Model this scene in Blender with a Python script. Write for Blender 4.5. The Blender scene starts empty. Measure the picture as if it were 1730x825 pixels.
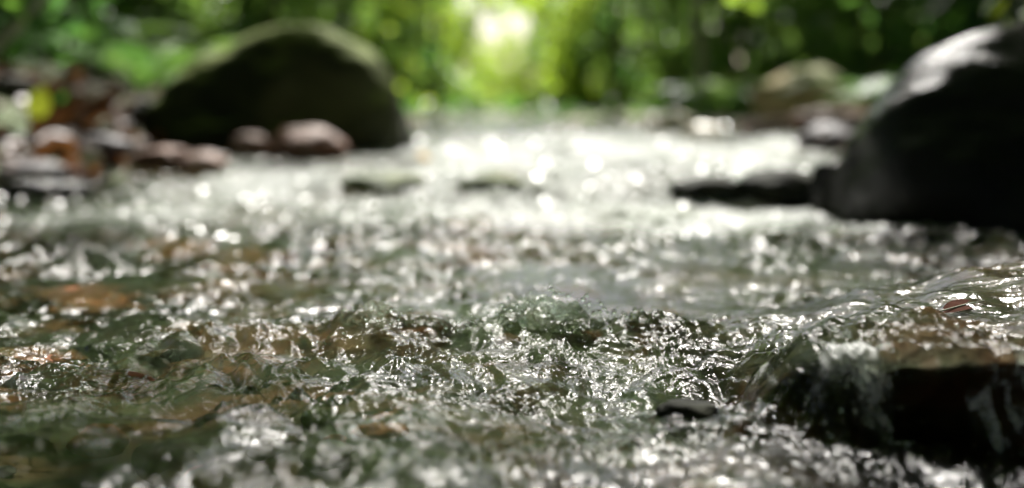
import bpy, math, random
import numpy as np
from mathutils import Vector, Matrix

random.seed(7); rng = np.random.default_rng(7)
C = bpy.context.scene
R = math.radians

# ------------------------------------------------------------------ camera, light, exposure
CAM_Z, PITCH, LENS = 0.15, 6.4, 45.0
F = 1730 * LENS / 36.0                                    # focal length in photo pixels
cd = bpy.data.cameras.new('camera'); cam = bpy.data.objects.new('camera', cd); C.collection.objects.link(cam)
cam.location = (0, 0, CAM_Z); cam.rotation_euler = (R(90 - PITCH), 0, 0)
cd.lens = LENS; cd.sensor_width = 36; cd.clip_start = 0.02; cd.clip_end = 900
cd.dof.use_dof = True; cd.dof.focus_distance = 0.71; cd.dof.aperture_fstop = 3.3; cd.dof.aperture_blades = 0
C.camera = cam

SUN_EL, SUN_AZ = 50.0, 7.0                                # azimuth in degrees to the right of +Y (the sun stands upstream, ahead)
w = bpy.data.worlds.new('World'); C.world = w; w.use_nodes = True
nt = w.node_tree; bg = nt.nodes['Background']
sky = nt.nodes.new('ShaderNodeTexSky'); sky.sky_type = 'NISHITA'; sky.sun_disc = False
sky.sun_elevation = R(SUN_EL); sky.sun_rotation = R(SUN_AZ); sky.dust_density = 3.0; sky.air_density = 0.8
nt.links.new(sky.outputs[0], bg.inputs[0]); bg.inputs[1].default_value = 0.06
sl = bpy.data.lights.new('sun', 'SUN'); sl.energy = 4.5; sl.angle = R(0.6); sl.color = (1.0, 0.965, 0.91)
sun = bpy.data.objects.new('sun', sl); C.collection.objects.link(sun)
sd = Vector((math.sin(R(SUN_AZ)) * math.cos(R(SUN_EL)), math.cos(R(SUN_AZ)) * math.cos(R(SUN_EL)), math.sin(R(SUN_EL))))
sun.rotation_euler = sd.to_track_quat('Z', 'Y').to_euler()
C.view_settings.view_transform = 'Standard'; C.view_settings.look = 'None'
C.view_settings.exposure = 1.85; C.view_settings.gamma = 1.0
C.cycles.use_denoising = True
C.cycles.max_bounces = 8; C.cycles.transparent_max_bounces = 12; C.cycles.transmission_bounces = 6
C.cycles.sample_clamp_indirect = 4.0; C.cycles.sample_clamp_direct = 6.0
C.cycles.use_adaptive_sampling = False

# ------------------------------------------------------------------ helpers
def at(px, py, D):
    """world point on the ray of photo pixel (px, py) at distance D along +Y"""
    t = math.tan(math.atan((412.5 - py) / F) - R(PITCH))
    # exact for the pitched camera
    cx, cy = (px - 865) / F, (412.5 - py) / F
    d = Vector((cx, math.cos(R(PITCH)) + cy * math.sin(R(PITCH)), cy * math.cos(R(PITCH)) - math.sin(R(PITCH))))
    return Vector((0, 0, CAM_Z)) + d * (D / d.y)
def X(px, D): return (px - 865) / F * D

class Perlin:
    def __init__(s, seed):
        r = np.random.default_rng(seed); s.p = r.permutation(256); a = r.random(256) * 2 * np.pi
        s.g = np.stack([np.cos(a), np.sin(a)], 1)
        g3 = r.normal(size=(256, 3)); s.g3 = g3 / np.linalg.norm(g3, axis=1)[:, None]
    def n2(s, x, y):
        xi = np.floor(x).astype(np.int64); yi = np.floor(y).astype(np.int64); fx = x - xi; fy = y - yi
        u = fx**3 * (fx * (fx * 6 - 15) + 10); v = fy**3 * (fy * (fy * 6 - 15) + 10)
        def c(i, j):
            g = s.g[s.p[(s.p[(xi + i) & 255] + yi + j) & 255]]
            return g[..., 0] * (fx - i) + g[..., 1] * (fy - j)
        a = c(0, 0); b = c(1, 0); d = c(0, 1); e = c(1, 1)
        return ((a + (b - a) * u) * (1 - v) + (d + (e - d) * u) * v) * 1.5
    def n3(s, P):
        I = np.floor(P).astype(np.int64); f = P - I; u = f**3 * (f * (f * 6 - 15) + 10)
        out = 0
        for i in (0, 1):
            for j in (0, 1):
                for k in (0, 1):
                    h = s.p[(s.p[(s.p[(I[:, 0] + i) & 255] + I[:, 1] + j) & 255] + I[:, 2] + k) & 255]
                    d = (s.g3[h] * (f - np.array([i, j, k]))).sum(1)
                    wgt = (u[:, 0] if i else 1 - u[:, 0]) * (u[:, 1] if j else 1 - u[:, 1]) * (u[:, 2] if k else 1 - u[:, 2])
                    out = out + d * wgt
        return out * 1.6
PN = [Perlin(100 + i) for i in range(24)]
def ss(a, b, x):
    t = np.clip((x - a) / (b - a), 0, 1); return t * t * (3 - 2 * t)
def bump2(x, y, cx, cy, rx, ry, ang=0):
    c, s_ = math.cos(R(ang)), math.sin(R(ang)); dx = x - cx; dy = y - cy
    return np.exp(-(((dx * c + dy * s_) / rx)**2 + ((-dx * s_ + dy * c) / ry)**2))

def link(o, parent=None):
    C.collection.objects.link(o)
    if parent: o.parent = parent
    return o
def mesh_obj(name, V, Fc, mat=None, parent=None, smooth=True):
    me = bpy.data.meshes.new(name)
    V = np.asarray(V, dtype=np.float32); Fc = np.asarray(Fc, dtype=np.int32)
    n = Fc.shape[1]
    me.vertices.add(len(V)); me.vertices.foreach_set('co', V.ravel())
    me.loops.add(Fc.size); me.loops.foreach_set('vertex_index', Fc.ravel())
    me.polygons.add(len(Fc)); me.polygons.foreach_set('loop_start', np.arange(0, Fc.size, n, dtype=np.int32))
    me.polygons.foreach_set('loop_total', np.full(len(Fc), n, dtype=np.int32))
    me.polygons.foreach_set('use_smooth', np.full(len(Fc), smooth))
    me.update(calc_edges=True)
    if mat: me.materials.append(mat)
    return link(bpy.data.objects.new(name, me), parent)
def tag(o, label=None, cat=None, group=None, kind=None):
    if label: o['label'] = label
    if cat: o['category'] = cat
    if group: o['group'] = group
    if kind: o['kind'] = kind
    return o
def empty(name, loc=(0, 0, 0)):
    o = bpy.data.objects.new(name, None); o.location = loc; o.empty_display_size = 0.05
    return link(o)
def copy_tree(o, parent=None):
    c = o.copy(); C.collection.objects.link(c)
    if parent: c.parent = parent
    for ch in list(o.children): copy_tree(ch, c)
    return c
def grid_faces(nr, nc):
    i = np.arange(nr - 1)[:, None] * nc + np.arange(nc - 1)[None, :]
    return np.stack([i, i + 1, i + nc + 1, i + nc], -1).reshape(-1, 4)

# ------------------------------------------------------------------ materials
def new_mat(name):
    m = bpy.data.materials.new(name); m.use_nodes = True
    n = m.node_tree.nodes; l = m.node_tree.links
    return m, n, l, n['Principled BSDF']
def node(n, t, **kw):
    x = n.new(t)
    for k, v in kw.items(): setattr(x, k, v)
    return x
def ramp(n, l, fac, stops):
    r = n.new('ShaderNodeValToRGB'); e = r.color_ramp.elements
    while len(e) < len(stops): e.new(0.5)
    for q, (p, c) in zip(e, stops): q.position = p; q.color = (*c, 1)
    l.new(fac, r.inputs[0]); return r
def noise(n, l, scale, detail=5, rough=0.6, vec=None, dist=0):
    t = n.new('ShaderNodeTexNoise'); t.inputs['Scale'].default_value = scale
    t.inputs['Detail'].default_value = detail; t.inputs['Roughness'].default_value = rough; t.inputs['Distortion'].default_value = dist
    if vec: l.new(vec, t.inputs['Vector'])
    return t
def mixc(n, l, fac, a, b):
    m = n.new('ShaderNodeMix'); m.data_type = 'RGBA'
    for s_, v in ((m.inputs[0], fac), (m.inputs[6], a), (m.inputs[7], b)):
        if hasattr(v, 'is_output'): l.new(v, s_)
        elif isinstance(v, tuple): s_.default_value = (*v, 1)
        else: s_.default_value = v
    return m.outputs[2]
def math_(n, l, op, a, b=0.0, clamp=False):
    m = n.new('ShaderNodeMath'); m.operation = op; m.use_clamp = clamp
    for s_, v in ((m.inputs[0], a), (m.inputs[1], b)):
        if hasattr(v, 'is_output'): l.new(v, s_)
        else: s_.default_value = v
    return m.outputs[0]

def rock_mat(name, c1, c2, c3=None, scale=14, rough=(0.3, 0.6), moss=None, moss_lo=0.45, spec=0.5, bump=0.5):
    m, n, l, p = new_mat(name)
    tc = n.new('ShaderNodeTexCoord'); v = tc.outputs['Object']
    a = noise(n, l, scale, 8, 0.65, v)
    col = ramp(n, l, a.outputs[0], [(0.32, c1), (0.62, c2)]).outputs[0]
    if c3:
        b = noise(n, l, scale * 0.35, 4, 0.6, v, 0.6)
        f = ramp(n, l, b.outputs[0], [(0.5, (0, 0, 0)), (0.62, (1, 1, 1))]).outputs[0]
        col = mixc(n, l, f, col, c3)
    fine = noise(n, l, scale * 7, 6, 0.7, v)
    if moss:
        g = n.new('ShaderNodeNewGeometry'); sx = n.new('ShaderNodeSeparateXYZ'); l.new(g.outputs['Normal'], sx.inputs[0])
        nb = noise(n, l, scale * 0.6, 6, 0.7, v)
        f = math_(n, l, 'ADD', math_(n, l, 'MULTIPLY', sx.outputs[2], 0.75), math_(n, l, 'MULTIPLY', nb.outputs[0], 0.7))
        f = math_(n, l, 'SUBTRACT', f, moss_lo); f = math_(n, l, 'MULTIPLY', f, 3.5, True)
        mc = ramp(n, l, fine.outputs[0], [(0.3, tuple(x * 0.45 for x in moss)), (0.7, moss)]).outputs[0]
        col = mixc(n, l, f, col, mc)
    l.new(col, p.inputs['Base Color'])
    rr = n.new('ShaderNodeMapRange'); l.new(a.outputs[0], rr.inputs[0]); rr.inputs[3].default_value = rough[0]; rr.inputs[4].default_value = rough[1]
    l.new(rr.outputs[0], p.inputs['Roughness']); p.inputs['Specular IOR Level'].default_value = spec
    bp = n.new('ShaderNodeBump'); bp.inputs['Strength'].default_value = bump; bp.inputs['Distance'].default_value = 0.004
    l.new(math_(n, l, 'ADD', a.outputs[0], math_(n, l, 'MULTIPLY', fine.outputs[0], 0.4)), bp.inputs['Height'])
    l.new(bp.outputs[0], p.inputs['Normal'])
    return m

M = {}
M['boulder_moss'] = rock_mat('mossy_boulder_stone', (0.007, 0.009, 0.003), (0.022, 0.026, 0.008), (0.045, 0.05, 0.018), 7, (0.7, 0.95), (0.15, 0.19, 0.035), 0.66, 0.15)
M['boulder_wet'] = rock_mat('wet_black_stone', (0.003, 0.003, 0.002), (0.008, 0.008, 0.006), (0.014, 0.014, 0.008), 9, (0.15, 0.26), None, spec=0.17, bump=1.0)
M['boulder_wet'].node_tree.nodes['Bump'].inputs['Distance'].default_value = 0.007
M['olive_stone'] = rock_mat('olive_stone', (0.24, 0.18, 0.08), (0.46, 0.36, 0.18), (0.48, 0.32, 0.18), 9, (0.75, 0.95), (0.16, 0.20, 0.05), 0.80)
M['red_stone'] = rock_mat('red_brown_stone', (0.045, 0.018, 0.009), (0.14, 0.062, 0.032), (0.10, 0.065, 0.04), 22, (0.5, 0.75), spec=0.25)
M['pink_stone'] = rock_mat('pink_brown_stone', (0.05, 0.024, 0.014), (0.15, 0.075, 0.045), (0.2, 0.16, 0.12), 22, (0.5, 0.75), spec=0.25)
M['grey_stone'] = rock_mat('grey_stone', (0.03, 0.028, 0.03), (0.11, 0.10, 0.105), (0.09, 0.045, 0.03), 20, (0.5, 0.75), spec=0.25)
M['green_stone'] = rock_mat('green_grey_stone', (0.03, 0.045, 0.022), (0.12, 0.14, 0.055), (0.05, 0.06, 0.05), 20, (0.6, 0.85), spec=0.2)
M['pale_stone'] = rock_mat('pale_stone', (0.38, 0.34, 0.26), (0.66, 0.60, 0.48), (0.5, 0.36, 0.2), 16, (0.35, 0.6))
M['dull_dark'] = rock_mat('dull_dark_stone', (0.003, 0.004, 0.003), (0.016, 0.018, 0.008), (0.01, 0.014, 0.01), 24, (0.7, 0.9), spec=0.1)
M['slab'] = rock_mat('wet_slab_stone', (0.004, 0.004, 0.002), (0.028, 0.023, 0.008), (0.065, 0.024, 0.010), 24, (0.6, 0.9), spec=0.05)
M['bed'] = rock_mat('stream_bed_gravel', (0.008, 0.010, 0.006), (0.044, 0.046, 0.023), (0.09, 0.042, 0.020), 14, (0.6, 0.9), bump=0.8, spec=0.04)
for k_, a_ in (('sub_red', ((0.06, 0.024, 0.010), (0.24, 0.09, 0.038), (0.13, 0.075, 0.035), 16)), ('sub_green', ((0.02, 0.028, 0.012), (0.08, 0.09, 0.03), (0.04, 0.045, 0.03), 20)),
               ('sub_grey', ((0.04, 0.042, 0.04), (0.14, 0.14, 0.13), (0.08, 0.05, 0.035), 20)), ('sub_dark', ((0.008, 0.007, 0.005), (0.04, 0.032, 0.02), (0.07, 0.03, 0.015), 24))):
    M[k_] = rock_mat('submerged_' + k_[4:] + '_stone', *a_, (0.6, 0.9), spec=0.04)

def leaf_mat(name, cols, trans=0.55, rough=0.45, trans_gain=1.5):
    m, n, l, p = new_mat(name)
    g = n.new('ShaderNodeNewGeometry'); k = len(cols)
    col = ramp(n, l, g.outputs['Random Per Island'], [(i / max(1, k - 1), c) for i, c in enumerate(cols)]).outputs[0]
    l.new(col, p.inputs['Base Color']); p.inputs['Roughness'].default_value = rough; p.inputs['Specular IOR Level'].default_value = 0.4
    t = n.new('ShaderNodeBsdfTranslucent')
    tcol = n.new('ShaderNodeMix'); tcol.data_type = 'RGBA'; tcol.blend_type = 'MULTIPLY'; tcol.inputs[0].default_value = 1
    l.new(col, tcol.inputs[6]); tcol.inputs[7].default_value = (1.5 * trans_gain, 1.5 * trans_gain, 0.8 * trans_gain, 1)
    l.new(tcol.outputs[2], t.inputs[0])
    mx = n.new('ShaderNodeMixShader'); mx.inputs[0].default_value = trans
    l.new(p.outputs[0], mx.inputs[1]); l.new(t.outputs[0], mx.inputs[2])
    l.new(mx.outputs[0], n['Material Output'].inputs[0])
    return m
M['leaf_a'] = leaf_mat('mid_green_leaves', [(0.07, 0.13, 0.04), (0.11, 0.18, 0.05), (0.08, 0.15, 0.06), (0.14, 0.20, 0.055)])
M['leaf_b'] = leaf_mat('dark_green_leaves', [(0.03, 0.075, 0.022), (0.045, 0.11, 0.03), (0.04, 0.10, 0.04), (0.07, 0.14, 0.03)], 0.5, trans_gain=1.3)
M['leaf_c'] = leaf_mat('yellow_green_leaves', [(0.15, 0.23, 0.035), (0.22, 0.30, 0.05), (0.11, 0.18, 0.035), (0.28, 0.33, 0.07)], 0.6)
M['litter'] = leaf_mat('fallen_leaves', [(0.15, 0.045, 0.014), (0.28, 0.08, 0.022), (0.07, 0.024, 0.014), (0.15, 0.075, 0.04), (0.09, 0.035, 0.018)], 0.25, 0.5, 1.0)
def plain(name, c, rough, bump=0, scale=60):
    m, n, l, p = new_mat(name)
    tc = n.new('ShaderNodeTexCoord'); a = noise(n, l, scale, 6, 0.65, tc.outputs['Object'])
    l.new(ramp(n, l, a.outputs[0], [(0.3, tuple(x * 0.55 for x in c)), (0.7, c)]).outputs[0], p.inputs['Base Color'])
    p.inputs['Roughness'].default_value = rough
    if bump:
        b = n.new('ShaderNodeBump'); b.inputs['Strength'].default_value = bump; b.inputs['Distance'].default_value = 0.01
        l.new(a.outputs[0], b.inputs['Height']); l.new(b.outputs[0], p.inputs['Normal'])
    return m
M['bark'] = plain('brown_bark', (0.09, 0.07, 0.05), 0.85, 0.6, 30)
M['bark_pale'] = plain('pale_bark', (0.46, 0.42, 0.32), 0.8, 0.4, 30)
M['stem'] = plain('green_stem', (0.10, 0.12, 0.05), 0.6, 0.2, 80)
M['red_leaf'] = plain('brown_leaf', (0.05, 0.018, 0.010), 0.9, 0.3, 120); M['red_leaf'].node_tree.nodes['Principled BSDF'].inputs['Specular IOR Level'].default_value = 0.03
M['yellow_leaf'] = leaf_mat('bright_yellow_leaf', [(0.20, 0.24, 0.02), (0.26, 0.30, 0.04)], 0.5)

M['dull_yellow'] = leaf_mat('dull_yellow_leaf', [(0.19, 0.23, 0.03), (0.22, 0.25, 0.035)], 0.4, trans_gain=1.0)
# ground: soil, leaf litter, moss
m, n, l, p = new_mat('forest_soil')
tc = n.new('ShaderNodeTexCoord'); v = tc.outputs['Object']
a = noise(n, l, 6, 8, 0.7, v); b = noise(n, l, 1.1, 4, 0.6, v); c = n.new('ShaderNodeTexVoronoi'); c.inputs['Scale'].default_value = 30; l.new(v, c.inputs['Vector'])
soil = ramp(n, l, a.outputs[0], [(0.3, (0.012, 0.009, 0.006)), (0.7, (0.07, 0.045, 0.028))]).outputs[0]
soil = mixc(n, l, ramp(n, l, c.outputs['Color'], [(0.55, (0, 0, 0)), (0.75, (1, 1, 1))]).outputs[0], soil, (0.17, 0.075, 0.035))
green = ramp(n, l, a.outputs[0], [(0.3, (0.03, 0.06, 0.012)), (0.7, (0.09, 0.14, 0.03))]).outputs[0]
col = mixc(n, l, ramp(n, l, b.outputs[0], [(0.45, (0, 0, 0)), (0.6, (1, 1, 1))]).outputs[0], soil, green)
l.new(col, p.inputs['Base Color']); p.inputs['Roughness'].default_value = 0.85
bp = n.new('ShaderNodeBump'); bp.inputs['Distance'].default_value = 0.02; l.new(a.outputs[0], bp.inputs['Height']); l.new(bp.outputs[0], p.inputs['Normal'])
M['soil'] = m

# water: clear surface, reflection + refraction, with froth and painted white glare carried in the mesh attribute "foam"
m, n, l, p = new_mat('stream_water'); n.remove(p)
tc = n.new('ShaderNodeTexCoord')
mp = n.new('ShaderNodeMapping'); mp.inputs['Scale'].default_value = (1, 0.8, 1); l.new(tc.outputs['Object'], mp.inputs[0])
n1 = noise(n, l, 150, 3, 0.55, mp.outputs[0], 1.2); n2 = noise(n, l, 520, 2, 0.5, mp.outputs[0], 0.8)
rgh = n.new('ShaderNodeAttribute'); rgh.attribute_name = 'rough'
hsum = math_(n, l, 'ADD', n1.outputs[0], math_(n, l, 'MULTIPLY', n2.outputs[0], 0.22))
bp = n.new('ShaderNodeBump'); bp.inputs['Distance'].default_value = 0.0020
l.new(hsum, bp.inputs['Height']); l.new(rgh.outputs['Fac'], bp.inputs['Strength'])
fr = n.new('ShaderNodeFresnel'); fr.inputs[0].default_value = 1.33; l.new(bp.outputs[0], fr.inputs['Normal'])
gl = n.new('ShaderNodeBsdfGlossy'); gl.inputs['Roughness'].default_value = 0.10; l.new(bp.outputs[0], gl.inputs['Normal'])
rf = n.new('ShaderNodeBsdfRefraction'); rf.inputs['IOR'].default_value = 1.33; rf.inputs['Roughness'].default_value = 0.05; rf.inputs['Color'].default_value = (0.70, 0.85, 0.79, 1)
l.new(bp.outputs[0], rf.inputs['Normal'])
tr = n.new('ShaderNodeBsdfTransparent'); tr.inputs[0].default_value = (0.80, 0.86, 0.72, 1)
mt = n.new('ShaderNodeMixShader'); mt.inputs[0].default_value = 0.5; l.new(rf.outputs[0], mt.inputs[1]); l.new(tr.outputs[0], mt.inputs[2])
m1 = n.new('ShaderNodeMixShader'); l.new(fr.outputs[0], m1.inputs[0]); l.new(mt.outputs[0], m1.inputs[1]); l.new(gl.outputs[0], m1.inputs[2])
fo = n.new('ShaderNodeAttribute'); fo.attribute_name = 'foam_glare'
vor = n.new('ShaderNodeTexVoronoi'); vor.inputs['Scale'].default_value = 420; l.new(tc.outputs['Object'], vor.inputs['Vector'])
fn = noise(n, l, 110, 6, 0.8, mp.outputs[0], 0.8)
f = math_(n, l, 'ADD', fo.outputs['Fac'], math_(n, l, 'SUBTRACT', fn.outputs[0], 0.78))
f = math_(n, l, 'MULTIPLY', f, 3.0, True)
f = math_(n, l, 'MULTIPLY', f, math_(n, l, 'SUBTRACT', 1.15, math_(n, l, 'MULTIPLY', vor.outputs['Distance'], 0.9)), True)
fd = n.new('ShaderNodeBsdfDiffuse'); fd.inputs[0].default_value = (0.78, 0.80, 0.78, 1)
ft = n.new('ShaderNodeBsdfTranslucent'); ft.inputs[0].default_value = (0.78, 0.80, 0.76, 1)
fm = n.new('ShaderNodeMixShader'); fm.inputs[0].default_value = 0.45; l.new(fd.outputs[0], fm.inputs[1]); l.new(ft.outputs[0], fm.inputs[2])
m2 = n.new('ShaderNodeMixShader'); l.new(math_(n, l, 'MULTIPLY', f, 0.75), m2.inputs[0]); l.new(m1.outputs[0], m2.inputs[1]); l.new(fm.outputs[0], m2.inputs[2])
l.new(m2.outputs[0], n['Material Output'].inputs[0])
M['water'] = m
m, n, l, p = new_mat('droplet_water')
p.inputs['Roughness'].default_value = 0.02; p.inputs['Transmission Weight'].default_value = 1.0; p.inputs['IOR'].default_value = 1.33; p.inputs['Base Color'].default_value = (0.95, 1, 0.97, 1)
M['drop'] = m

# ------------------------------------------------------------------ the stream's shape
def level(x, y):
    """mean water level: a small cascade about 1.9 m upstream, its sill running askew"""
    sill = 1.92 + 0.35 * ss(0.15, -0.9, x) + 0.05 * PN[0].n2(x * 4, y * 0 + 3.1)
    z = 0.042 * ss(-0.16, 0.14, y - sill) * (0.55 + 0.45 * ss(-0.3, 0.35, x))
    z = z + 0.042 * (1 - (0.55 + 0.45 * ss(-0.3, 0.35, x))) * ss(2.2, 3.6, y)
    return z + 0.003 * np.clip(y - 3, 0, 3)
LIPY = 0.59
def lip_y(x):            # plan line of the ledge's lip (front edge of the slab)
    return 0.655 - 0.075 * ss(0.10, 0.17, x) - 0.015 * ss(0.2, 0.30, x) - 0.05 * ss(0.235, 0.30, x) + 0.010 * PN[1].n2(x * 22, x * 0) + 0.004 * PN[2].n2(x * 90, x * 0)
def slab(x, y):          # height of the mound of water running over the slab
    k = ss(0.60, 0.80, y)
    top = 0.037 * ss(0.100, 0.150 + 0.15 * k, x) + 0.012 * ss(0.2, 0.36, x)
    dl = y - lip_y(x)
    return top * (1 - ss(0.78, 0.96, y)) * (1 - 0.10 * np.exp(-np.clip(dl, 0, None) / 0.022)) * (1 + 0.16 * PN[9].n2(x * 26, y * 14))
def macro(x, y):
    z = level(x, y)
    x0, y0 = x, y
    x = x + 0.016 * PN[11].n2(x * 34, y * 30) + 0.006 * PN[12].n2(x * 90, y * 80); y = y + 0.014 * PN[13].n2(x0 * 36, y * 30) + 0.006 * PN[14].n2(x0 * 90, y * 80)
    z = z + 0.017 * bump2(x, y, 0.018, 0.79, 0.030, 0.025) + 0.009 * bump2(x, y, 0.040, 0.785, 0.012, 0.014) + 0.012 * bump2(x, y, 0.03, 0.79, 0.12, 0.045, 5)
    z = z + 0.013 * bump2(x, y, -0.085, 0.79, 0.026, 0.025) + 0.010 * bump2(x, y, 0.095, 0.77, 0.03, 0.04)
    z = z + 0.007 * bump2(x, y, -0.25, 0.83, 0.05, 0.03) + 0.008 * bump2(x, y, -0.07, 0.735, 0.025, 0.03)
    z = z - 0.014 * bump2(x, y, 0.095, 0.655, 0.05, 0.035, 30) - 0.010 * bump2(x, y, -0.06, 0.90, 0.14, 0.05)
    z = z + 0.008 * bump2(x, y, 0.10, 0.595, 0.045, 0.025, 15)
    x, y = x0, y0
    w_ = 0.055 - 0.039 * ss(0.140, 0.172, x)
    step = ss(0, 1, (y - lip_y(x) + w_) / (w_ + 0.002))
    z = z + slab(x, y) * step * ss(0.10, 0.125, x) - 0.010 * ss(0.09, 0.14, x) * (1 - step)
    return z
def roughness(x, y):
    r = 0.75 + 0.5 * PN[2].n2(x * 3.2, y * 2.4) + 0.35 * PN[3].n2(x * 8, y * 6)
    r = r + 0.35 * bump2(x, y, 0.03, 0.76, 0.16, 0.08) - 0.40 * bump2(x, y, -0.17, 0.55, 0.11, 0.085)
    r = r - 0.45 * bump2(x, y, -0.03, 0.665, 0.10, 0.016)
    r = r - 0.35 * bump2(x, y, -0.15, 0.745, 0.05, 0.02)
    r = r - 0.55 * bump2(x, y, 0.26, 0.76, 0.13, 0.12)
    r = r - 0.6 * bump2(x, y, -0.37, 1.03, 0.07, 0.05) - 0.45 * bump2(x, y, -0.31, 0.755, 0.05, 0.025) - 0.35 * bump2(x, y, -0.22, 0.70, 0.04, 0.015) - 0.4 * bump2(x, y, -0.08, 0.93, 0.05, 0.02) - 0.4 * bump2(x, y, 0.10, 0.92, 0.04, 0.02)
    r = r + 0.25 * ss(1.2, 2.0, y)
    return np.clip(r, 0.22, 1.4)
def ripples(x, y, r):
    wx = x + 0.012 * PN[4].n2(x * 22, y * 18); wy = y + 0.016 * PN[5].n2(x * 20 + 9, y * 16)
    h = 0.0075 * PN[6].n2(wx * 9, wy * 6.5) * (0.6 + 0.4 * r) + 0.0050 * PN[7].n2(wx * 19, wy * 15) * r
    far = ss(1.1, 2.6, y)
    for i, (f, a) in enumerate(((34, 0.0050), (62, 0.0039), (115, 0.0019), (210, 0.0009), (380, 0.0004))):
        if i: a = a * (1 - (0, 0.1, 0.6, 1.0, 1.0)[i] * far)
        a = a * (1.02 + 0.62 * ss(0.95, 1.4, y))
        md = np.clip((0.95, 1.0, 1.0, 0.95, 0.9)[i] + 1.5 * PN[(i * 5 + 3) % 24].n2(x * (7 + 4 * i) + i, y * (4 + 2 * i)), 0.18, 1.9)
        q = PN[8 + i].n2(wx * f, wy * f * 0.8 + 5 * i)
        h = h + a * r * md * (0.75 * q + 0.5 * (0.35 - np.abs(PN[13 + i].n2(wx * f * 0.8 + 7, wy * f * 0.62))))
        wx = wx + 0.12 / f * q; wy = wy + 0.16 / f * PN[18].n2(x * f, y * f)
    # long smooth streaks drawn down over the slab and between the riffles
    sx = x * 0.80 - y * 0.6; sy = x * 0.6 + y * 0.80
    k = bump2(x, y, 0.26, 0.72, 0.17, 0.13)
    h = h + k * (0.0012 * PN[21].n2(sy * 70 + 0.3 * PN[22].n2(x * 30, y * 30), sx * 16) + 0.0007 * PN[22].n2(sy * 160, sx * 40) + 0.0003 * PN[23].n2(sy * 330, sx * 110))
    return h
def foam_glare_mask(x, y):
    f = (0.36 + (0.14 + 0.10 * ss(2.0, 2.8, y)) * ss(-0.4, 0.2, x)) * ss(1.15, 1.75, y) * (1 - 0.6 * ss(3.2, 4.5, y)) * ss(-0.95, -0.35, x + 0.06 * (y - 1.5))  # froth, and upstream also painted white for glints and sky reflection
    f = f + 0.36 * bump2(x, y, 0.25, 1.62, 0.6, 0.17) + 0.16 * bump2(x, y, 0.1, 2.6, 0.7, 0.5) + 0.12 * bump2(x, y, -0.35, 2.1, 0.3, 0.2) + 0.22 * PN[19].n2(x * 3.5, y * 2.2) * ss(0.9, 1.4, y)
    f = f + 0.27 * bump2(x, y, -0.03, 0.81, 0.13, 0.04) + 0.10 * bump2(x, y, -0.1, 0.95, 0.3, 0.12) + 0.13 * bump2(x, y, 0.024, 0.79, 0.04, 0.025) + 0.10 * bump2(x, y, -0.09, 0.79, 0.04, 0.025) + 0.16 * bump2(x, y, -0.2, 0.95, 0.2, 0.08)
    f = f + 0.28 * bump2(x, y, 0.155, 0.585, 0.025, 0.02) + 0.22 * bump2(x, y, 0.33, 0.56, 0.05, 0.03) + 0.16 * bump2(x, y, 0.09, 0.60, 0.04, 0.02)
    e = np.exp(-((y - lip_y(x) + 0.006) / 0.011)**2)
    f = f + e * (0.40 * ss(0.212, 0.24, x) + 0.30 * bump2(x, x * 0, 0.165, 0, 0.008, 1))
    return f + 0.10 * PN[20].n2(x * 12, y * 9)

def spaced(a, b, f):
    out = [a]
    while out[-1] < b: out.append(out[-1] + f(out[-1]))
    return np.array(out)
ys = np.concatenate([np.linspace(-1.2, 0.38, 70)[:-1], spaced(0.38, 0.54, lambda y: 0.0019)[:-1], spaced(0.54, 0.665, lambda y: 0.0008)[:-1], spaced(0.665, 0.95, lambda y: 0.00105)[:-1],
                     spaced(0.95, 7.2, lambda y: 0.0013 + 0.0030 * (y - 0.95)**1.15)])
u = np.linspace(-1, 1, 861)
du = u[1] - u[0]; ext = np.cumsum(du * 1.13 ** np.arange(1, 36)); uu = np.concatenate([(-1 - ext)[::-1], u, 1 + ext])
# lateral position: fine where the picture looks, coarse outside
hw = 0.445 * np.clip(ys, 0.42, None) + 0.02
U, Y = np.meshgrid(uu, ys)
XX = U * hw[:, None]
XX = np.clip(XX, -4.5, 4.5) + U * 0.001
r_ = roughness(XX, Y)
Z = macro(XX, Y) + ripples(XX, Y, r_)
fm_ = foam_glare_mask(XX, Y)
strand = np.exp(-((Y - lip_y(XX) + 0.006) / 0.012)**2) * ss(0.11, 0.13, XX)
fm_ = fm_ + strand * (0.5 * ss(0.05, 0.45, PN[17].n2(XX * 85, Z * 45 + 2)) + 0.3 * ss(0.1, 0.4, PN[16].n2(XX * 200, Z * 120)))
e_ = np.exp(-((Y - lip_y(XX) + 0.006) / 0.012)**2) * ss(0.10, 0.13, XX)
YD = Y + e_ * (0.0060 * PN[14].n2(XX * 75, Z * 38 + 3) + 0.0042 * PN[15].n2(XX * 170, Z * 90) + 0.0022 * PN[16].n2(XX * 380, Z * 220))
V = np.stack([XX, YD, Z], -1).reshape(-1, 3)
FC = grid_faces(len(ys), len(uu))
cx_ = V[FC, 0].mean(1); cy_ = V[FC, 1].mean(1); lp = lip_y(cx_)
# the sheet is torn open over the hollow under the ledge
tear = (cx_ > 0.172 + 0.006 * PN[21].n2(cy_ * 60, cx_ * 30)) & (cx_ < 0.197 + 1.5 * (lp - cy_) + 0.006 * PN[22].n2(cy_ * 45, cx_ * 60) + 0.004 * PN[21].n2(cy_ * 90, cx_ * 40)) & (cy_ > lp - 0.0155) & (cy_ < lp - 0.002)
FC = FC[~tear]
water = mesh_obj('water', V, FC, M['water'])
for nm, arr in (('foam_glare', fm_), ('rough', np.clip(0.25 + 0.5 * r_ + 0.6 * e_, 0, 1) * (1 - 0.9 * ss(0.9, 1.6, Y)))):
    at_ = water.data.attributes.new(nm, 'FLOAT', 'POINT'); at_.data.foreach_set('value', arr.astype(np.float32).ravel())
tag(water, 'clear shallow stream water running in glittering ripples', 'water', kind='structure')

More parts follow.
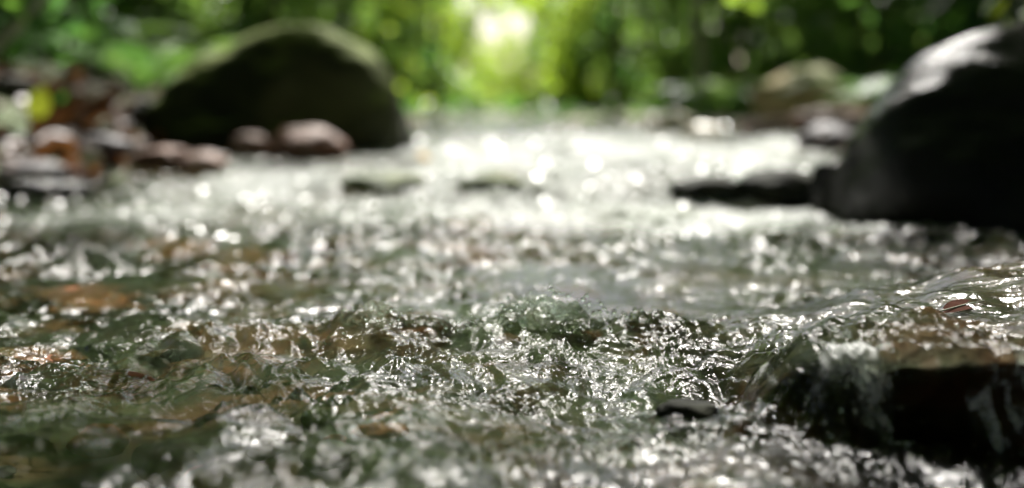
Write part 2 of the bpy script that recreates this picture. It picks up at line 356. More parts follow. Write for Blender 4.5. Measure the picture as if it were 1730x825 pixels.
# ground: one sheet, the stream's channel let into it, banks, and on to the horizon
def chan(x, y):        # signed distance outside the water's edge
    left = -1.35 + 0.62 * ss(1.2, 2.9, y) - 0.25 * ss(3.6, 6, y) + 0.08 * PN[0].n2(y * 2.1, y * 0)
    right = 1.25 - 0.25 * ss(1.5, 3, y) + 0.08 * PN[0].n2(y * 2.3, y * 0 + 8)
    side = np.maximum(left - x, x - right)
    far = y - (5.6 + 0.4 * PN[1].n2(x * 0.9, x * 0) )
    return np.maximum(side, far)
def ground(x, y):
    d = chan(x, y)
    lv = level(x, y)
    bed = lv - 0.045 + 0.010 * PN[2].n2(x * 7, y * 7) + 0.005 * PN[3].n2(x * 21, y * 21)
    fb = ss(4.6, 5.4, y)
    bank = lv + 0.02 + 0.16 * ss(0, 1.2, d) * (1 - 0.85 * fb) + 0.10 * ss(0.0, 0.5, d) * ss(-0.6, -1.0, x) + 0.03 * PN[4].n2(x * 2.3, y * 2.3) * ss(0, 0.6, d) * (1 - 0.8 * fb) + 0.012 * PN[5].n2(x * 9, y * 9)
    z = bed + (bank - bed) * ss(-0.10, 0.06, d)
    z = z - 0.004 + (slab(x, y) + 0.0) * 0.9 * ss(0.11, 0.14, x) * ss(-0.02, 0.02, y - lip_y(x) - 0.03) * 0
    hills = 1.2 * ss(2.0, 9, np.abs(x) - 0.12 * np.clip(y, 0, 60)) + 0.25 * PN[6].n2(x * 0.12, y * 0.12) * ss(3, 9, np.abs(x) - 0.1 * y)
    return z + hills * ss(4, 14, np.hypot(x, y))
g = np.concatenate([-spaced(1.6, 260, lambda t: 0.03 + 0.07 * (t - 1.6))[::-1], np.linspace(-1.6, 1.6, 190)[1:-1], spaced(1.6, 260, lambda t: 0.03 + 0.07 * (t - 1.6))])
gy = np.concatenate([-spaced(0.3, 60, lambda t: 0.03 + 0.1 * t)[::-1], np.linspace(-0.3, 6.4, 330)[1:-1], spaced(6.4, 400, lambda t: 0.04 + 0.07 * (t - 6.4))])
GX, GY = np.meshgrid(g, gy)
GV = np.stack([GX, GY, ground(GX, GY)], -1).reshape(-1, 3); GF = grid_faces(len(gy), len(g))
gr = mesh_obj('ground', GV, GF, M['soil']); gr.data.materials.append(M['bed'])
fc = GV[GF].mean(1); gr.data.polygons.foreach_set('material_index', (chan(fc[:, 0], fc[:, 1]) < -0.03).astype(np.int32)); gr.data.update()
tag(gr, 'stream bed and dark forest floor along the banks', 'ground', kind='structure')
def gz(x, y): return float(ground(np.array([x], float), np.array([y], float))[0])
def wz(x, y): return float(macro(np.array([x], float), np.array([y], float))[0])

# ------------------------------------------------------------------ rocks
def ico(sub):
    import bmesh
    bm = bmesh.new(); bmesh.ops.create_icosphere(bm, subdivisions=sub, radius=1)
    V = np.array([v.co[:] for v in bm.verts]); Fc = np.array([[v.index for v in f.verts] for f in bm.faces]); bm.free()
    return V, Fc
ICO = {k: ico(k) for k in (1, 2, 3, 4, 5, 6)}
def rock_verts(size, seed, sub=5, lump=0.22, fine=0.04, flat=0.0, facets=7):
    V, Fc = ICO[sub]; P = V.copy(); k = np.random.default_rng(seed)
    off = k.random(3) * 40
    # planed facets give a stone its broken faces
    for _ in range(facets):
        nrm = k.normal(size=3); nrm /= np.linalg.norm(nrm); dd = 0.72 + 0.22 * k.random()
        s_ = P @ nrm; over = np.clip(s_ - dd, 0, None); P = P - nrm[None] * (over * 0.85)[:, None]
    pn = PN[seed % 20]
    nr = V * (1 + 0 * P[:, :1])
    d = lump * pn.n3(V * 1.3 + off) + lump * 0.45 * pn.n3(V * 2.9 + off) + fine * pn.n3(V * 7 + off) + fine * 0.5 * pn.n3(V * 17 + off) + fine * 0.25 * pn.n3(V * 38 + off)
    P = P + nr * d[:, None]
    if flat: P[:, 2] = np.where(P[:, 2] < -flat, -flat, P[:, 2])
    return P * np.array(size)[None], Fc
def rock(name, loc, size, mat, seed, label=None, cat='rock', group=None, rot=(0, 0, 0), sub=5, **kw):
    P, Fc = rock_verts(size, seed, sub, **kw)
    o = mesh_obj(name, P, Fc, mat); o.location = loc; o.rotation_euler = rot
    tag(o, label, cat, group); return o

# big mossy boulder upstream on the left: profile low and long to the left, a round dome to the right
V0, F0 = ICO[6]
P = V0.copy()
D = 2.95; sc = D / F
hx = np.interp(P[:, 0], [-1, -0.95, -0.73, -0.5, -0.28, -0.14, 0.08, 0.35, 0.62, 0.8, 1], [0.9, 0.9, 0.78, 0.78, 0.83, 0.95, 1.03, 1.11, 1.15, 1.17, 1.17])
P[:, 2] = np.where(P[:, 2] > 0, P[:, 2] * hx, P[:, 2] * 0.5)
q_ = 1 / ((V0[:, 0]**2 + V0[:, 2]**2)**3 + np.abs(V0[:, 1])**6)**(1 / 6); P = P * q_[:, None]
d = 0.06 * PN[3].n3(V0 * 1.7 + 3) + 0.035 * PN[4].n3(V0 * 4 + 3) + 0.014 * PN[5].n3(V0 * 11) + 0.006 * PN[6].n3(V0 * 30)
P = (P + V0 * d[:, None]) * np.array([222 * sc, 0.28, 178 * sc])
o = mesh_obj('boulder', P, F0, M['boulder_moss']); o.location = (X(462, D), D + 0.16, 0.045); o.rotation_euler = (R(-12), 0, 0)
tag(o, 'large dark boulder with mossy domed top on the left edge of the stream', 'boulder')

# black wet boulder at the right edge
D = 1.50; sc = D / F
A0 = np.abs(V0); P = V0 / ((((A0[:, 0]**2.3 + A0[:, 2]**2.3)**(6 / 2.3) + A0[:, 1]**6)**(1 / 6))[:, None])
d = 0.04 * PN[7].n3(V0 * 1.5 + 8) + 0.03 * PN[8].n3(V0 * 4) + 0.012 * PN[9].n3(V0 * 12) + 0.005 * PN[10].n3(V0 * 34)
P = (P + V0 * d[:, None]) * np.array([0.350, 0.27, 0.184])
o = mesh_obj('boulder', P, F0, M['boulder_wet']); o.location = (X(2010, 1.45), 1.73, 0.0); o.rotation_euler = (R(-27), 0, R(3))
tag(o, 'big black wet boulder with a shining top edge at the right of the stream', 'boulder')

D = 4.3
rock('boulder', (X(1362, D), D, 0.13), (0.20, 0.2, 0.125), M['olive_stone'], 31, 'rounded olive and tan boulder on the far right bank', 'boulder', lump=0.16, flat=0.7)
stones = [  # px, py of centre, D, half width px, half height px, material, label
    (425, 240, 2.70, 36, 24, 'pink_stone', 'small pinkish stone at the foot of the mossy boulder'),
    (520, 245, 2.62, 68, 38, 'red_stone', 'rounded brown stone with a pale spot in front of the mossy boulder'),
    (1135, 215, 4.2, 42, 28, 'pale_stone', 'pale sunlit stone at the far edge of the water'),
    (1306, 222, 3.9, 62, 22, 'pink_stone', 'low pinkish stone in front of the olive boulder'),
    (1405, 208, 3.6, 70, 24, 'red_stone', 'flat reddish stone between the olive boulder and black boulder'),
    (1495, 165, 3.9, 34, 32, 'pink_stone', 'pink upright stone behind the black boulder'),
    (1190, 228, 3.5, 34, 18, 'pale_stone', 'small whitish stone washed by the upper pool'),
    (1400, 240, 2.7, 55, 30, 'grey_stone', 'wet grey stone above the little cascade'),
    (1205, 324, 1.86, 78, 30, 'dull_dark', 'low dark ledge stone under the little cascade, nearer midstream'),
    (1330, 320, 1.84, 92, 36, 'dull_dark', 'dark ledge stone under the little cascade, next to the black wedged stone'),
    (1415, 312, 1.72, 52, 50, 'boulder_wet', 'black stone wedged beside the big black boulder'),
    (1455, 265, 1.9, 34, 40, 'red_stone', 'brown wet stone leaning on the black boulder'),
    (830, 300, 1.95, 60, 18, 'green_stone', 'olive stone breaking the surface in midstream'),
    (650, 298, 2.0, 70, 16, 'green_stone', 'flat green stone breaking the surface before the mossy boulder'),
    (180, 250, 2.45, 50, 22, 'grey_stone', 'purplish grey stone among the fallen leaves'),
    (60, 294, 2.2, 66, 20, 'grey_stone', 'long grey stone at the water edge of the left bank'),
    (20, 237, 2.5, 36, 22, 'grey_stone', 'blue grey stone under the yellow leaf'),
    (60, 322, 2.0, 90, 22, 'boulder_wet', 'black wet stone along the left waterline'),
    (270, 270, 2.35, 52, 22, 'red_stone', 'reddish stone by the left waterline'),
    (245, 195, 2.9, 30, 26, 'grey_stone', 'grey stone beside the mossy boulder on the left bank'),
    (345, 275, 2.3, 42, 18, 'pink_stone', 'pink wet stone just in front of the dark boulder'),
    (300, 398, 1.32, 75, 20, 'red_stone', 'brown stone awash left of midstream'),
    (112, 478, 1.03, 92, 26, 'red_stone', 'broad red brown stone just under the water at left'),
    (165, 505, 0.97, 80, 12, 'red_stone', 'thin orange brown stone beside the broad red brown one'),
    (700, 520, 0.93, 70, 34, 'red_stone', 'rusty stone just upstream of the splashing crest'),
    (590, 480, 1.0, 65, 26, 'boulder_wet', 'black stone under the ripples behind the crest'),
    (1105, 528, 0.92, 58, 18, 'red_stone', 'orange brown stone behind the crest'),
    (200, 628, 0.71, 55, 14, 'red_stone', 'orange brown stone under thin water in the near left'),
    (60, 585, 0.76, 70, 20, 'red_stone', 'rusty stone under the near left ripples'),
    (640, 690, 0.60, 46, 14, 'red_stone', 'small rust red stone under the near water'),
    (1165, 700, 0.60, 56, 26, 'dull_dark', 'small black stone poking out in the hollow below the crest'),
    (1620, 445, 1.12, 70, 26, 'boulder_wet', 'dark green stone behind the ledge'),
]
for i, (px, py, D, hw_, hh, mt_, lab) in enumerate(stones):
    q = at(px, py, D); s_ = D / F
    if py < 250 and D < 2.8 and px < 700: q.z -= 0.012
    if mt_ == 'green_stone': q.z -= 0.011
    if py > 380 and 'poking' not in lab and 'corner' not in lab: mt_ = {'red_stone': 'sub_red', 'boulder_wet': 'sub_dark'}[mt_]; q.z = min(q.z, wz(q.x, q.y) - hh * s_ * 1.05 * 0.82 - 0.004)
    rock('stone', q, (hw_ * s_ * 1.05, hw_ * s_ * 0.8, hh * s_ * 1.05), M[mt_], 40 + i, lab, 'stone', rot=(0, 0, random.uniform(-.4, .4)), sub=4, lump=0.15, fine=0.07, facets=16)

# wet slab under the ledge in the right foreground: follows the mound, its face undercut
nx, nc = 220, 90
sx_ = np.linspace(0.098, 0.62, nx); prof = np.linspace(0, 1, nc)
SV = np.zeros((nc, nx, 3))
for j, t in enumerate(prof):
    lipv = lip_y(sx_)
    top = slab(sx_, lipv + 0.02) - 0.006
    if t < 0.55:      # from the back over the top to the lip
        k = t / 0.55; yy = 1.10 + (lipv - 0.003 - 1.10) * k
        zz = macro(sx_, np.maximum(yy, lipv + 0.006)) - 0.0075 - 0.010 * ss(0.85, 1.1, yy) - 0.03 * ss(0.95, 1.1, yy)
    else:             # face, cut back under the lip
        k = (t - 0.55) / 0.45; hol = bump2(sx_, sx_ * 0, 0.20, 0, 0.035, 1)
        yy = lipv - 0.003 + (0.012 + 0.06 * hol) * np.sin(k * math.pi * 0.62); zz0 = macro(sx_, lipv + 0.006) - 0.0075
        zz = zz0 + (-0.06 - zz0) * k
    nn = 0.0035 * PN[11].n2(sx_ * 28, sx_ * 0 + j * 0.16) + 0.0016 * PN[12].n2(sx_ * 80, sx_ * 0 + j * 0.4)
    fade = ss(0.098, 0.13, sx_)
    SV[j, :, 0] = sx_; SV[j, :, 1] = yy + nn * 0.8; SV[j, :, 2] = (zz + nn * 0.7) * fade + (-0.05) * (1 - fade)
o = mesh_obj('rock_slab', SV.reshape(-1, 3), grid_faces(nc, nx)[:, ::-1], M['slab'])
tag(o, 'brown rock slab that the water pours over, dark hollow under its lip', 'rock')

# cobbles on the bed
kinds = [('sub_red', 'reddish brown cobble lying under the stream', 'reddish cobbles on the stream bed'),
         ('sub_green', 'olive green cobble lying under the stream', 'olive cobbles on the stream bed'),
         ('sub_grey', 'grey cobble lying under the stream', 'grey cobbles on the stream bed'),
         ('sub_dark', 'dark brown cobble lying under the stream', 'dark cobbles on the stream bed')]
protos = [[rock_verts((1, 0.8, 0.5), 70 + 5 * a + b, 3, 0.2, 0.05) for b in range(2)] for a in range(4)]
pm = {}
cnt = 0
for i in range(250):
    yy = 0.42 + 2.6 * random.random() ** (1.5 if i < 170 else 4); xx = random.uniform(-1, 1) * (0.44 * yy + 0.05)
    if xx > 0.09 and yy < 1.1: continue
    a, b = random.choice([0, 0, 1, 1, 1, 2, 3, 3]), random.randrange(2)
    r0 = random.uniform(0.014, 0.034) * (0.7 + 0.5 * yy) * (1 if i < 170 else 0.4)
    if (a, b) not in pm:
        Pv, Fv = protos[a][b]; o = mesh_obj('cobble', Pv, Fv, M[kinds[a][0]]); pm[a, b] = o
    else: o = pm[a, b].copy(); link(o)
    o.location = (xx, yy, gz(xx, yy) + r0 * 0.25); s_ = r0; o.scale = (s_, s_, s_); o.rotation_euler = (0, 0, random.uniform(0, 6.28))
    tag(o, kinds[a][1], 'cobble', kinds[a][2])

# ------------------------------------------------------------------ leaves
def leaf_shape(n=7, wid=0.34, fold=0.12, curl=0.15):
    """unit leaf along +X as a strip of quads: midrib + two edges, folded and curled"""
    t = np.linspace(0, 1, n); w_ = wid * np.sin(np.pi * t ** 0.8) ** 0.8 * (1 - 0.15 * t) + 0.004; z = -curl * (t - 0.4) ** 2
    V = []; 
    for k in range(n): V += [(t[k], -w_[k], z[k] + fold * w_[k]), (t[k], 0, z[k]), (t[k], w_[k], z[k] + fold * w_[k])]
    Fv = []
    for k in range(n - 1): Fv += [(3*k, 3*k+3, 3*k+4, 3*k+1), (3*k+1, 3*k+4, 3*k+5, 3*k+2)]
    return np.array(V), np.array(Fv)
def leaf_cloud(cent, size, up=0.5, seed=0, wid=0.3, droop=0.3):
    """one mesh of many small leaves at the given points"""
    k = np.random.default_rng(seed); N = len(cent)
    d = k.normal(size=(N, 3)); d[:, 2] = d[:, 2] * 0.5 - droop; d /= np.linalg.norm(d, axis=1)[:, None]
    nrm = k.normal(size=(N, 3)) * 0.6; nrm[:, 2] += up; sidev = np.cross(nrm, d); sidev /= np.linalg.norm(sidev, axis=1)[:, None]
    up_ = np.cross(d, sidev)
    L = size * (0.6 + 0.8 * k.random(N))[:, None]; W = L * wid
    a = cent - d * L * 0.5; b = cent + d * L * 0.5; m_ = cent - d * L * 0.05 
    V = np.stack([a, m_ + sidev * W + up_ * W * 0.25, b - up_ * L * 0.12, m_ - sidev * W + up_ * W * 0.25], 1).reshape(-1, 3)
    i = np.arange(N)[:, None] * 4
    T = np.concatenate([i + np.array([[0, 1, 2]]), i + np.array([[0, 2, 3]])], 1).reshape(-1, 3)
    return V, T
def tube(pts, rad, n=8):
    pts = [Vector(p_) for p_ in pts]; V = []; 
    for i, p_ in enumerate(pts):
        t = (pts[min(i + 1, len(pts) - 1)] - pts[max(i - 1, 0)]).normalized(); s_ = t.cross(Vector((0.31, 0.95, 0.1))).normalized(); u_ = s_.cross(t)
        for k in range(n):
            a = 2 * math.pi * k / n; V.append(p_ + (s_ * math.cos(a) + u_ * math.sin(a)) * rad[i])
    Fv = [(i*n+k, i*n+(k+1) % n, (i+1)*n+(k+1) % n, (i+1)*n+k) for i in range(len(pts)-1) for k in range(n)]
    return np.array([v[:] for v in V]), np.array(Fv)
def merge(parts):
    V = []; Fv = []; o = 0
    for v, f_ in parts: V.append(v); Fv.append(f_ + o); o += len(v)
    return np.concatenate(V), np.concatenate(Fv)

def limbs(base, height, rad, seed, spread=0.5, nl=6, lean=(0, 0)):
    k = random.Random(seed); segs = []; tips = []
    P0 = [Vector(base) + Vector((lean[0] * t + 0.04 * height * math.sin(3 * t + seed), lean[1] * t, height * t)) for t in np.linspace(0, 1, 8)]
    segs.append(tube(P0, [rad * (1.25 if i == 0 else 1) * (1 - 0.75 * i / 7) for i in range(8)], 10)); tips.append(P0[-1])
    for j in range(nl):
        t = 0.3 + 0.65 * (j + k.random()) / nl; s0 = P0[min(7, int(t * 7))]; a = k.uniform(0, 6.28); L = height * spread * (1.15 - t) * k.uniform(0.7, 1.2)
        e = [s0 + Vector((math.cos(a) * L * q, math.sin(a) * L * q, L * (0.55 * q + 0.1 * math.sin(q * 5)))) for q in np.linspace(0, 1, 5)]
        r0 = rad * (1 - 0.75 * t) * 0.6; segs.append(tube(e, [r0 * (1 - 0.8 * i / 4) for i in range(5)], 6)); tips += [e[2], e[3], e[4]]
    return merge(segs), tips

def crown_pts(tips, N, r, seed, squash=0.8):
    k = np.random.default_rng(seed); T = np.array([t[:] for t in tips])
    cl = T[k.integers(0, len(T), max(6, N // 45))] + k.normal(size=(max(6, N // 45), 3)) * r
    c = cl[k.integers(0, len(cl), N)] + k.normal(size=(N, 3)) * r * 0.38 * np.array([1, 1, squash])
    return c

def make_tree(name, seed, height, rad, N, r, size, leafm, barkm, nl=9, spread=0.5, stemname='trunk', crownname='crown'):
    root = empty(name)
    (v, f_), tips = limbs((0, 0, -0.1), height, rad, seed, spread, nl)
    mesh_obj(stemname, v, f_, barkm, root)
    c = crown_pts(tips, N, r, seed)
    c = c[c[:, 2] > 0.02 * height]
    v, f_ = leaf_cloud(c, size, seed=seed); mesh_obj(crownname, v, f_, leafm, root, smooth=False)
    return root

# shrubs of the understorey (leafy from the ground up) in several shapes; only a metre of them stands in the frame
def make_shrub(seed, leafm, H=2.2, N=1700, size=0.085, W=0.7):
    root = empty('shrub')
    k = random.Random(seed); segs = []; tips = []
    for j in range(7):
        a = k.uniform(0, 6.28); L = H * k.uniform(0.6, 1.0); tilt = k.uniform(0.1, 0.5) * W
        e = [Vector((math.cos(a) * tilt * L * q, math.sin(a) * tilt * L * q, -0.1 + L * q)) for q in np.linspace(0, 1, 7)]
        segs.append(tube(e, [0.02 * (1 - 0.8 * i / 6) for i in range(7)], 6)); tips += e[1:]
    v, f_ = merge(segs); mesh_obj('stem', v, f_, M['bark'], root)
    c = crown_pts(tips, N, 0.30 * W, seed, 0.9); c[:, 2] = np.abs(c[:, 2])
    v, f_ = leaf_cloud(c, size, seed=seed); mesh_obj('foliage', v, f_, leafm, root, smooth=False)
    return root
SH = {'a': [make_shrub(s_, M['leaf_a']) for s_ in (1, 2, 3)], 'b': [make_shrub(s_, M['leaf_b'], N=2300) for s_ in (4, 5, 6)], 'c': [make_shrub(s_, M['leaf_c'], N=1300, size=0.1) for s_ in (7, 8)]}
used = set()
LAB = {'a': 'mid green leafy shrub behind the stream', 'b': 'dark green dense shrub in the shade round the stream', 'c': 'yellow green sunlit shrub by the bright gap'}
def put(lst, x, y, s_, label, cat, group):
    pr = lst[random.randrange(len(lst))]
    if pr.name in used: o = copy_tree(pr)
    else: used.add(pr.name); o = pr
    o.location = (x, y, gz(x, y) - 0.02); o.scale = (s_, s_, s_ * random.uniform(0.85, 1.15)); o.rotation_euler = (0, 0, random.uniform(0, 6.28))
    tag(o, label, cat, group); return o
plan = []
# px, D, scale, kind
for px, D, s_, k in [(-60, 4.2, .8, 'b'), (60, 5.5, .9, 'b'), (-120, 3.3, .75, 'b'), (20, 3.9, .6, 'b'), (140, 7, 1.0, 'b'), (210, 5.4, .7, 'a'), (300, 6.8, .9, 'a'), (360, 9, 1.2, 'b'), (430, 6.5, .8, 'a'), (500, 7.5, .8, 'a'),  # nearest dark shrubs at far left added to shade the left bank
                     (570, 7.0, .7, 'a'), (620, 8.6, 1.0, 'a'), (665, 7.2, .5, 'c'), (715, 8.0, .6, 'a'), (750, 9.5, .7, 'c'), (690, 12, 1.3, 'a'), (640, 15, 1.5, 'c'), (740, 17, 1.2, 'c'),
                     (945, 8.5, .5, 'c'), (985, 7.6, .5, 'c'), (930, 14, .9, 'c'), (1010, 9.5, .9, 'a'), (1040, 7.4, .6, 'a'), (1090, 8.6, .8, 'a'), (1140, 7.4, .7, 'a'), (1200, 8.5, .9, 'a'), (1230, 6.9, .6, 'a'),
                     (1290, 8.2, 1.0, 'a'), (1350, 7, .9, 'a'), (1420, 8.6, 1.2, 'a'), (1480, 6.4, .9, 'a'), (1560, 7.6, 1.1, 'a'), (1620, 5.6, .8, 'b'), (1700, 6.6, 1.0, 'b'), (1780, 5.0, .9, 'b'),
                     (1850, 7, 1.1, 'b'), (990, 18, 1.5, 'c'), (1040, 20, 1.8, 'a'), (1120, 15, 1.6, 'a'), (1300, 14, 1.7, 'a'), (1500, 13, 1.7, 'a'), (480, 13, 1.6, 'a'), (560, 11, 1.4, 'a'), (300, 12, 1.5, 'b'), (100, 11, 1.5, 'b'),
                     (-150, 8, 1.3, 'b'), (1950, 9, 1.4, 'b'), (560, 20, 1.9, 'a'), (1700, 11, 1.6, 'b'), (640, 30, 2.2, 'a'), (1000, 34, 2.2, 'a'), (832, 24, .55, 'c'), (842, 15, .40, 'c'), (868, 19, .6, 'c'), (882, 30, .75, 'c'), (740, 40, 2.0, 'c'), (930, 42, 2.0, 'c')]:
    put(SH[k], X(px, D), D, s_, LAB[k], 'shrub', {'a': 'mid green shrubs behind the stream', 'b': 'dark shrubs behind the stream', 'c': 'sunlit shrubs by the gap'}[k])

for x, y, s_ in [(-2.8, -0.6, 1.3), (2.8, -0.8, 1.3), (-1.6, -3.0, 1.5), (1.7, -3.1, 1.5), (0, -4.2, 1.6), (-3.6, 1.0, 1.3), (3.4, 0.9, 1.3), (-3.4, -2.6, 1.6), (3.6, -2.8, 1.6), (-3.8, 2.3, 1.2), (3.6, 2.6, 1.2)]:  # unseen ring beside and behind the camera, added to keep skylight off the rocks
    put(SH['b'], x, y, s_, LAB['b'], 'shrub', 'dark shrubs behind the stream')

# trees: mostly out of frame, dense crowns added to shade the stream
TR = [make_tree('tree', s_, 9.0, 0.13, 9000, 0.85, 0.22, M['leaf_a' if s_ % 2 else 'leaf_b'], M['bark_pale' if s_ == 12 else 'bark'], 16, 0.42) for s_ in (11, 12, 13)]
for x, y, s_ in [(-4.2, 8, 1.0), (5.2, 9.5, 1.05), (-6.2, 15, 1.2), (5.0, 4.6, 0.95), (-4.6, 3.4, 1.0), (9, 15, 1.2), (-9, 10, 1.2), (-11, 24, 1.4), (12, 26, 1.5), (12, 18, 1.5), (-14, 18, 1.5),
                 (3.6, 1.2, 1.0), (-3.4, 0.4, 1.0), (2.6, -1.6, 1.0), (-1.9, -2.2, 1.0), (0.6, -3.8, 1.0), (-4.4, -4, 1.1), (5, -4, 1.1), (-6.5, 0, 1.1), (7.5, 1.5, 1.1), (0, -7, 1.3), (-8, -6, 1.3), (8, -7, 1.3), (-9, 4.5, 1.2), (9.5, 7, 1.2), (-15, 12, 1.4), (15, 12, 1.4), (-20, 30, 1.7), (20, 34, 1.8),  # ring round and behind the camera, unseen, added to block skylight
                 (-14, -2, 1.5), (14, -2, 1.5), (-5, -13, 1.6), (6, -13, 1.6)]:
    put(TR, x, y, s_, 'slender forest tree out of view, its leafy crown shading the stream', 'tree', 'forest trees around the stream')
for lst in list(SH.values()) + [TR]:
    for o in lst:
        if o.name not in used:
            for ch in list(o.children): bpy.data.objects.remove(ch)
            bpy.data.objects.remove(o)

# saplings at the left edge
def sapling(pts, rad, mat, label, leaves=0):
    root = empty('sapling', pts[0]); b = Vector(pts[0])
    v, f_ = tube([Vector(p_) - b for p_ in pts], rad, 8); mesh_obj('stem', v, f_, mat, root)
    if leaves:
        c = np.array([(Vector(random.choice(pts[1:])) - b)[:] for _ in range(leaves)]) + rng.normal(size=(leaves, 3)) * 0.06
        v, f_ = leaf_cloud(c, 0.06, seed=leaves); mesh_obj('foliage', v, f_, M['leaf_b'], root, smooth=False)
    return tag(root, label, 'sapling')
D = 2.6
sapling([at(-95, 250, D), at(-60, 150, D), at(0, 70, D), at(45, 30, D), at(85, -20, D), at(120, -120, D + .05), at(150, -240, D + .1)], [.013, .0125, .012, .011, .011, .009, .006], M['bark_pale'], 'pale leaning sapling stem at the top left corner', 60)
D = 2.9
sapling([at(118, 215, D), at(114, 120, D), at(120, 40, D), at(112, -60, D), at(118, -220, D)], [.007, .007, .006, .005, .004], M['bark'], 'thin upright twig stem left of the mossy boulder', 50)

D = 6.4
sapling([at(1192, 230, D), at(1186, 120, D), at(1180, 20, D), at(1186, -120, D), at(1176, -300, D)], [.03, .028, .026, .024, .018], M['bark_pale'], 'pale slender sapling trunk left of the olive boulder', 60)
D = 6.2
sapling([at(1030, 215, D), at(1046, 120, D), at(1040, 20, D), at(1062, -120, D), at(1056, -300, D)], [.02, .018, .017, .015, .01], M['bark'], 'dark crooked sapling right of the bright gap', 60)
D = 6.0
sapling([at(742, 215, D), at(735, 120, D), at(742, 20, D), at(728, -120, D), at(736, -300, D)], [.014, .013, .013, .012, .01], M['bark'], 'thin dark sapling between the mossy boulder and the bright gap', 60)

# grassy fern fronds left of and behind the boulder
def fern(label, x, y, s_, seed):
    k = random.Random(seed); z0 = gz(x, y); root = empty('fern', (x, y, z0)); fr_ = []
    for j in range(13):
        a = 2 * math.pi * j / 13 + k.uniform(-.2, .2); L = s_ * k.uniform(0.7, 1.1); segs = []
        rib = [Vector((math.cos(a) * L * q, math.sin(a) * L * q, L * (1.1 * q - 0.85 * q * q))) for q in np.linspace(0.02, 1, 10)]
        tv, tf = tube(rib, [0.003] * 10, 4); tf3 = np.concatenate([tf[:, [0, 1, 2]], tf[:, [0, 2, 3]]]); segs.append((tv, tf3))
        sd_ = Vector((-math.sin(a), math.cos(a), 0))
        for q in range(1, 28):
            t = q / 28; f0 = t * 9; i0 = int(f0); p_ = rib[i0].lerp(rib[min(9, i0 + 1)], f0 - i0); ln = L * 0.26 * math.sin(math.pi * (0.12 + 0.86 * t)) 
            for sg in (-1, 1):
                fw = (rib[min(9, i0 + 1)] - rib[i0]).normalized(); tip = p_ + sd_ * sg * ln + fw * ln * 0.35 - Vector((0, 0, ln * 0.2))
                segs.append((np.array([p_ - fw * L * .012, p_ + fw * L * .016, tip]), np.array([[0, 1, 2]])))
        v, f_ = merge(segs); mesh_obj('frond', v, f_, M['leaf_b' if j % 3 else 'leaf_a'], root, smooth=False)
    return tag(root, label, 'fern')
fern('green fern above the left end of the mossy boulder', X(250, 3.7), 3.7, 0.42, 1)
fern('arching fern behind the mossy boulder on the left bank', X(380, 4.4), 4.4, 0.5, 2)
fern('fern in front of the dark shrubs by the upright twig', X(150, 4.6), 4.6, 0.45, 3)
fern('fern behind the black boulder at the right', X(1560, 3.6), 3.6, 0.40, 4)
fern('fern beside the olive boulder on the far bank', X(1250, 5.6), 5.9, 0.45, 5)

# far-bank ground cover, too fine to count
N = 26000
gx = rng.uniform(-9, 9, N); gyy = rng.uniform(2.2, 22, N); kk = chan(gx, gyy) > 0.05 + 0.1 * rng.random(N); gx = gx[kk]; gyy = gyy[kk]
keep = (PN[2].n2(gx * 0.8, gyy * 0.8) > -0.12) & ~((np.abs(gx + 0.9) < 0.5) & (gyy < 3.2)); gx = gx[keep]; gyy = gyy[keep]
c = np.stack([gx, gyy, ground(gx, gyy) + rng.random(len(gx)) * 0.07], 1)
v, f_ = leaf_cloud(c, 0.085, up=0.9, seed=3, wid=0.25, droop=-0.4)
tag(mesh_obj('undergrowth', v, f_, M['leaf_b'], smooth=False), 'low green undergrowth covering the banks', 'undergrowth', kind='stuff')

# fallen leaves on the left bank
lv, lf = leaf_shape()
protoL = None
for i in range(190):
    D = random.uniform(2.25, 3.1); px = random.gauss(120, 80); xx, yy = X(px, D), D
    if px > 250 or px < -60: continue
    s_ = random.uniform(0.045, 0.085)
    if protoL is None: o = mesh_obj('fallen_leaf', lv, lf, M['litter']); protoL = o
    else: o = protoL.copy(); link(o)
    o.location = (xx, yy, gz(xx, yy) + 0.012 + random.random() * 0.07 * max(0, 1 - abs(px - 150) / 90)); o.scale = (s_,) * 3
    o.rotation_euler = (random.gauss(0, .6), random.gauss(0, .5), random.uniform(0, 6.28))
    tag(o, 'rusty orange fallen leaf lying on the left bank', 'leaf', 'fallen leaves on the left bank')
def one_leaf(name, loc, size, rot, mat, label, wid=1.0, stalk=False):
    root = empty(name, loc); root.rotation_euler = rot
    v, f_ = leaf_shape(12, 0.34 * wid, 0.15, 0.3); mesh_obj('blade', v * size - np.array([size * .5, 0, 0]), f_, mat, root)
    v, f_ = tube([(-0.75 * size, 0, 0.02 * size), (-0.5 * size, 0, 0), (0, 0, 0.012 * size), (0.4 * size, 0, 0)], [0.014 * size] * 3 + [0.006 * size], 6); mesh_obj('stalk', v, f_, M['stem'], root)
    return tag(root, label, 'leaf')
one_leaf('leaf', at(66, 172, 2.35), 0.062, (R(70), R(-75), R(30)), M['dull_yellow'], 'upright yellow green leaf on the left bank', 1.1)
one_leaf('leaf', at(155, 268, 2.25), 0.045, (R(60), R(10), R(20)), plain('straw_leaf', (0.62, 0.50, 0.36), 0.6), 'pale straw coloured leaf at the left waterline', 1.3)
one_leaf('leaf', at(717, 264, 2.4), 0.03, (R(40), R(10), R(30)), plain('ochre_leaf', (0.65, 0.42, 0.12), 0.6), 'small ochre leaf floating beside the mossy boulder', 1.2)
q = at(1632, 540, 0.70)
one_leaf('leaf', (q.x, q.y, wz(q.x, q.y) - 0.003), 0.032, (R(14), R(-8), R(22)), M['red_leaf'], 'reddish brown leaf stuck in the water flowing over the slab', 0.62)

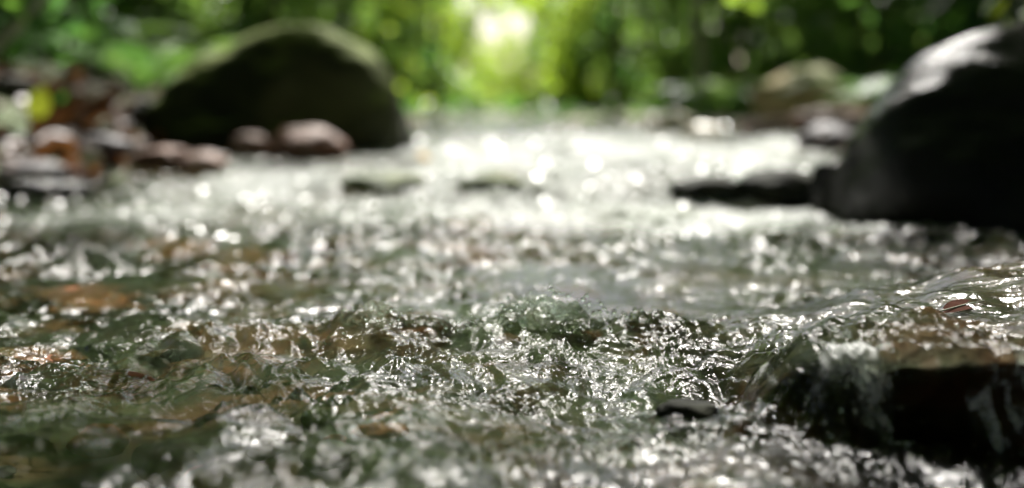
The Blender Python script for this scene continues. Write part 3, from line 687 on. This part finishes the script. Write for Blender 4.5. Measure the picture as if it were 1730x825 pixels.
# overhanging leafy twigs at the top right
def twig(pts, leaves, size, label, seed):
    k = random.Random(seed); b = Vector(pts[0]); root = empty('twig', pts[0]); v, f_ = tube([Vector(p_) - b for p_ in pts], [0.0022] * len(pts), 6); mesh_obj('stem', v, f_, M['stem'], root)
    for lx in leaves:
        o = mesh_obj('leaf', lv * size, lf, M['yellow_leaf'] if k.random() < .6 else M['leaf_c'], root); o.location = Vector(lx) - b
        o.rotation_euler = (k.uniform(-.6, .6) + 0.9, k.uniform(0.1, .9), k.uniform(0, 6.28)); 
    return tag(root, label, 'twig')
D = 1.9
twig([at(1790, -60, D), at(1740, -10, D), at(1705, 18, D), at(1688, 38, D)], [at(px, py, D) for px, py in ((1700, 8), (1722, 22), (1712, 38), (1695, 20), (1735, 8), (1690, -12), (1745, 32))], 0.05, 'twig of bright yellow green leaves hanging at the top right corner', 3)
twig([at(1690, 95, 2.1), at(1650, 80, 2.1), at(1612, 78, 2.1)], [at(px, py, 2.1) for px, py in ((1640, 78), (1615, 80), (1660, 84))], 0.035, 'low green sprig showing above the black boulder', 4)
twig([at(1270, -60, 3.5), at(1262, -10, 3.5)], [at(1262, -2, 3.5), at(1254, -6, 3.5)], 0.05, 'single leafy shoot hanging at the top edge right of centre', 5)

# ------------------------------------------------------------------ droplets thrown up by the crest and the fall
Vd, Fd = ICO[1]; Vd3, Fd3 = ICO[2]; parts = []
def drops(n, cx, cy, cz, sx, sy, sz, r0, r1):
    for _ in range(n):
        r = random.uniform(r0, r1) * random.random() ** 0.5; p_ = (random.gauss(cx, sx), random.gauss(cy, sy)); zz = wz(*p_) + abs(random.gauss(cz, sz))
        parts.append((Vd3 * r * np.array([1, 1, random.uniform(.9, 1.3)]) + np.array([p_[0], p_[1], zz]), Fd3))
drops(260, 0.01, 0.79, 0.002, 0.05, 0.018, 0.004, 0.0006, 0.0019)
drops(120, -0.085, 0.79, 0.002, 0.025, 0.02, 0.005, 0.0005, 0.0014)
drops(140, 0.16, 0.575, 0.004, 0.02, 0.008, 0.008, 0.0006, 0.0015)
drops(80, 0.30, 0.57, 0.003, 0.04, 0.01, 0.006, 0.0006, 0.0015)
drops(160, 0.0, 0.9, 0.002, 0.25, 0.08, 0.004, 0.0006, 0.0015)
q = at(884, 546, 0.77); parts.append((Vd3 * 0.0028 + np.array(q[:]), Fd3))
v, f_ = merge(parts); tag(mesh_obj('water_droplets', v, f_, M['drop']), 'clear droplets thrown up by the splashing water', 'droplets', kind='stuff')
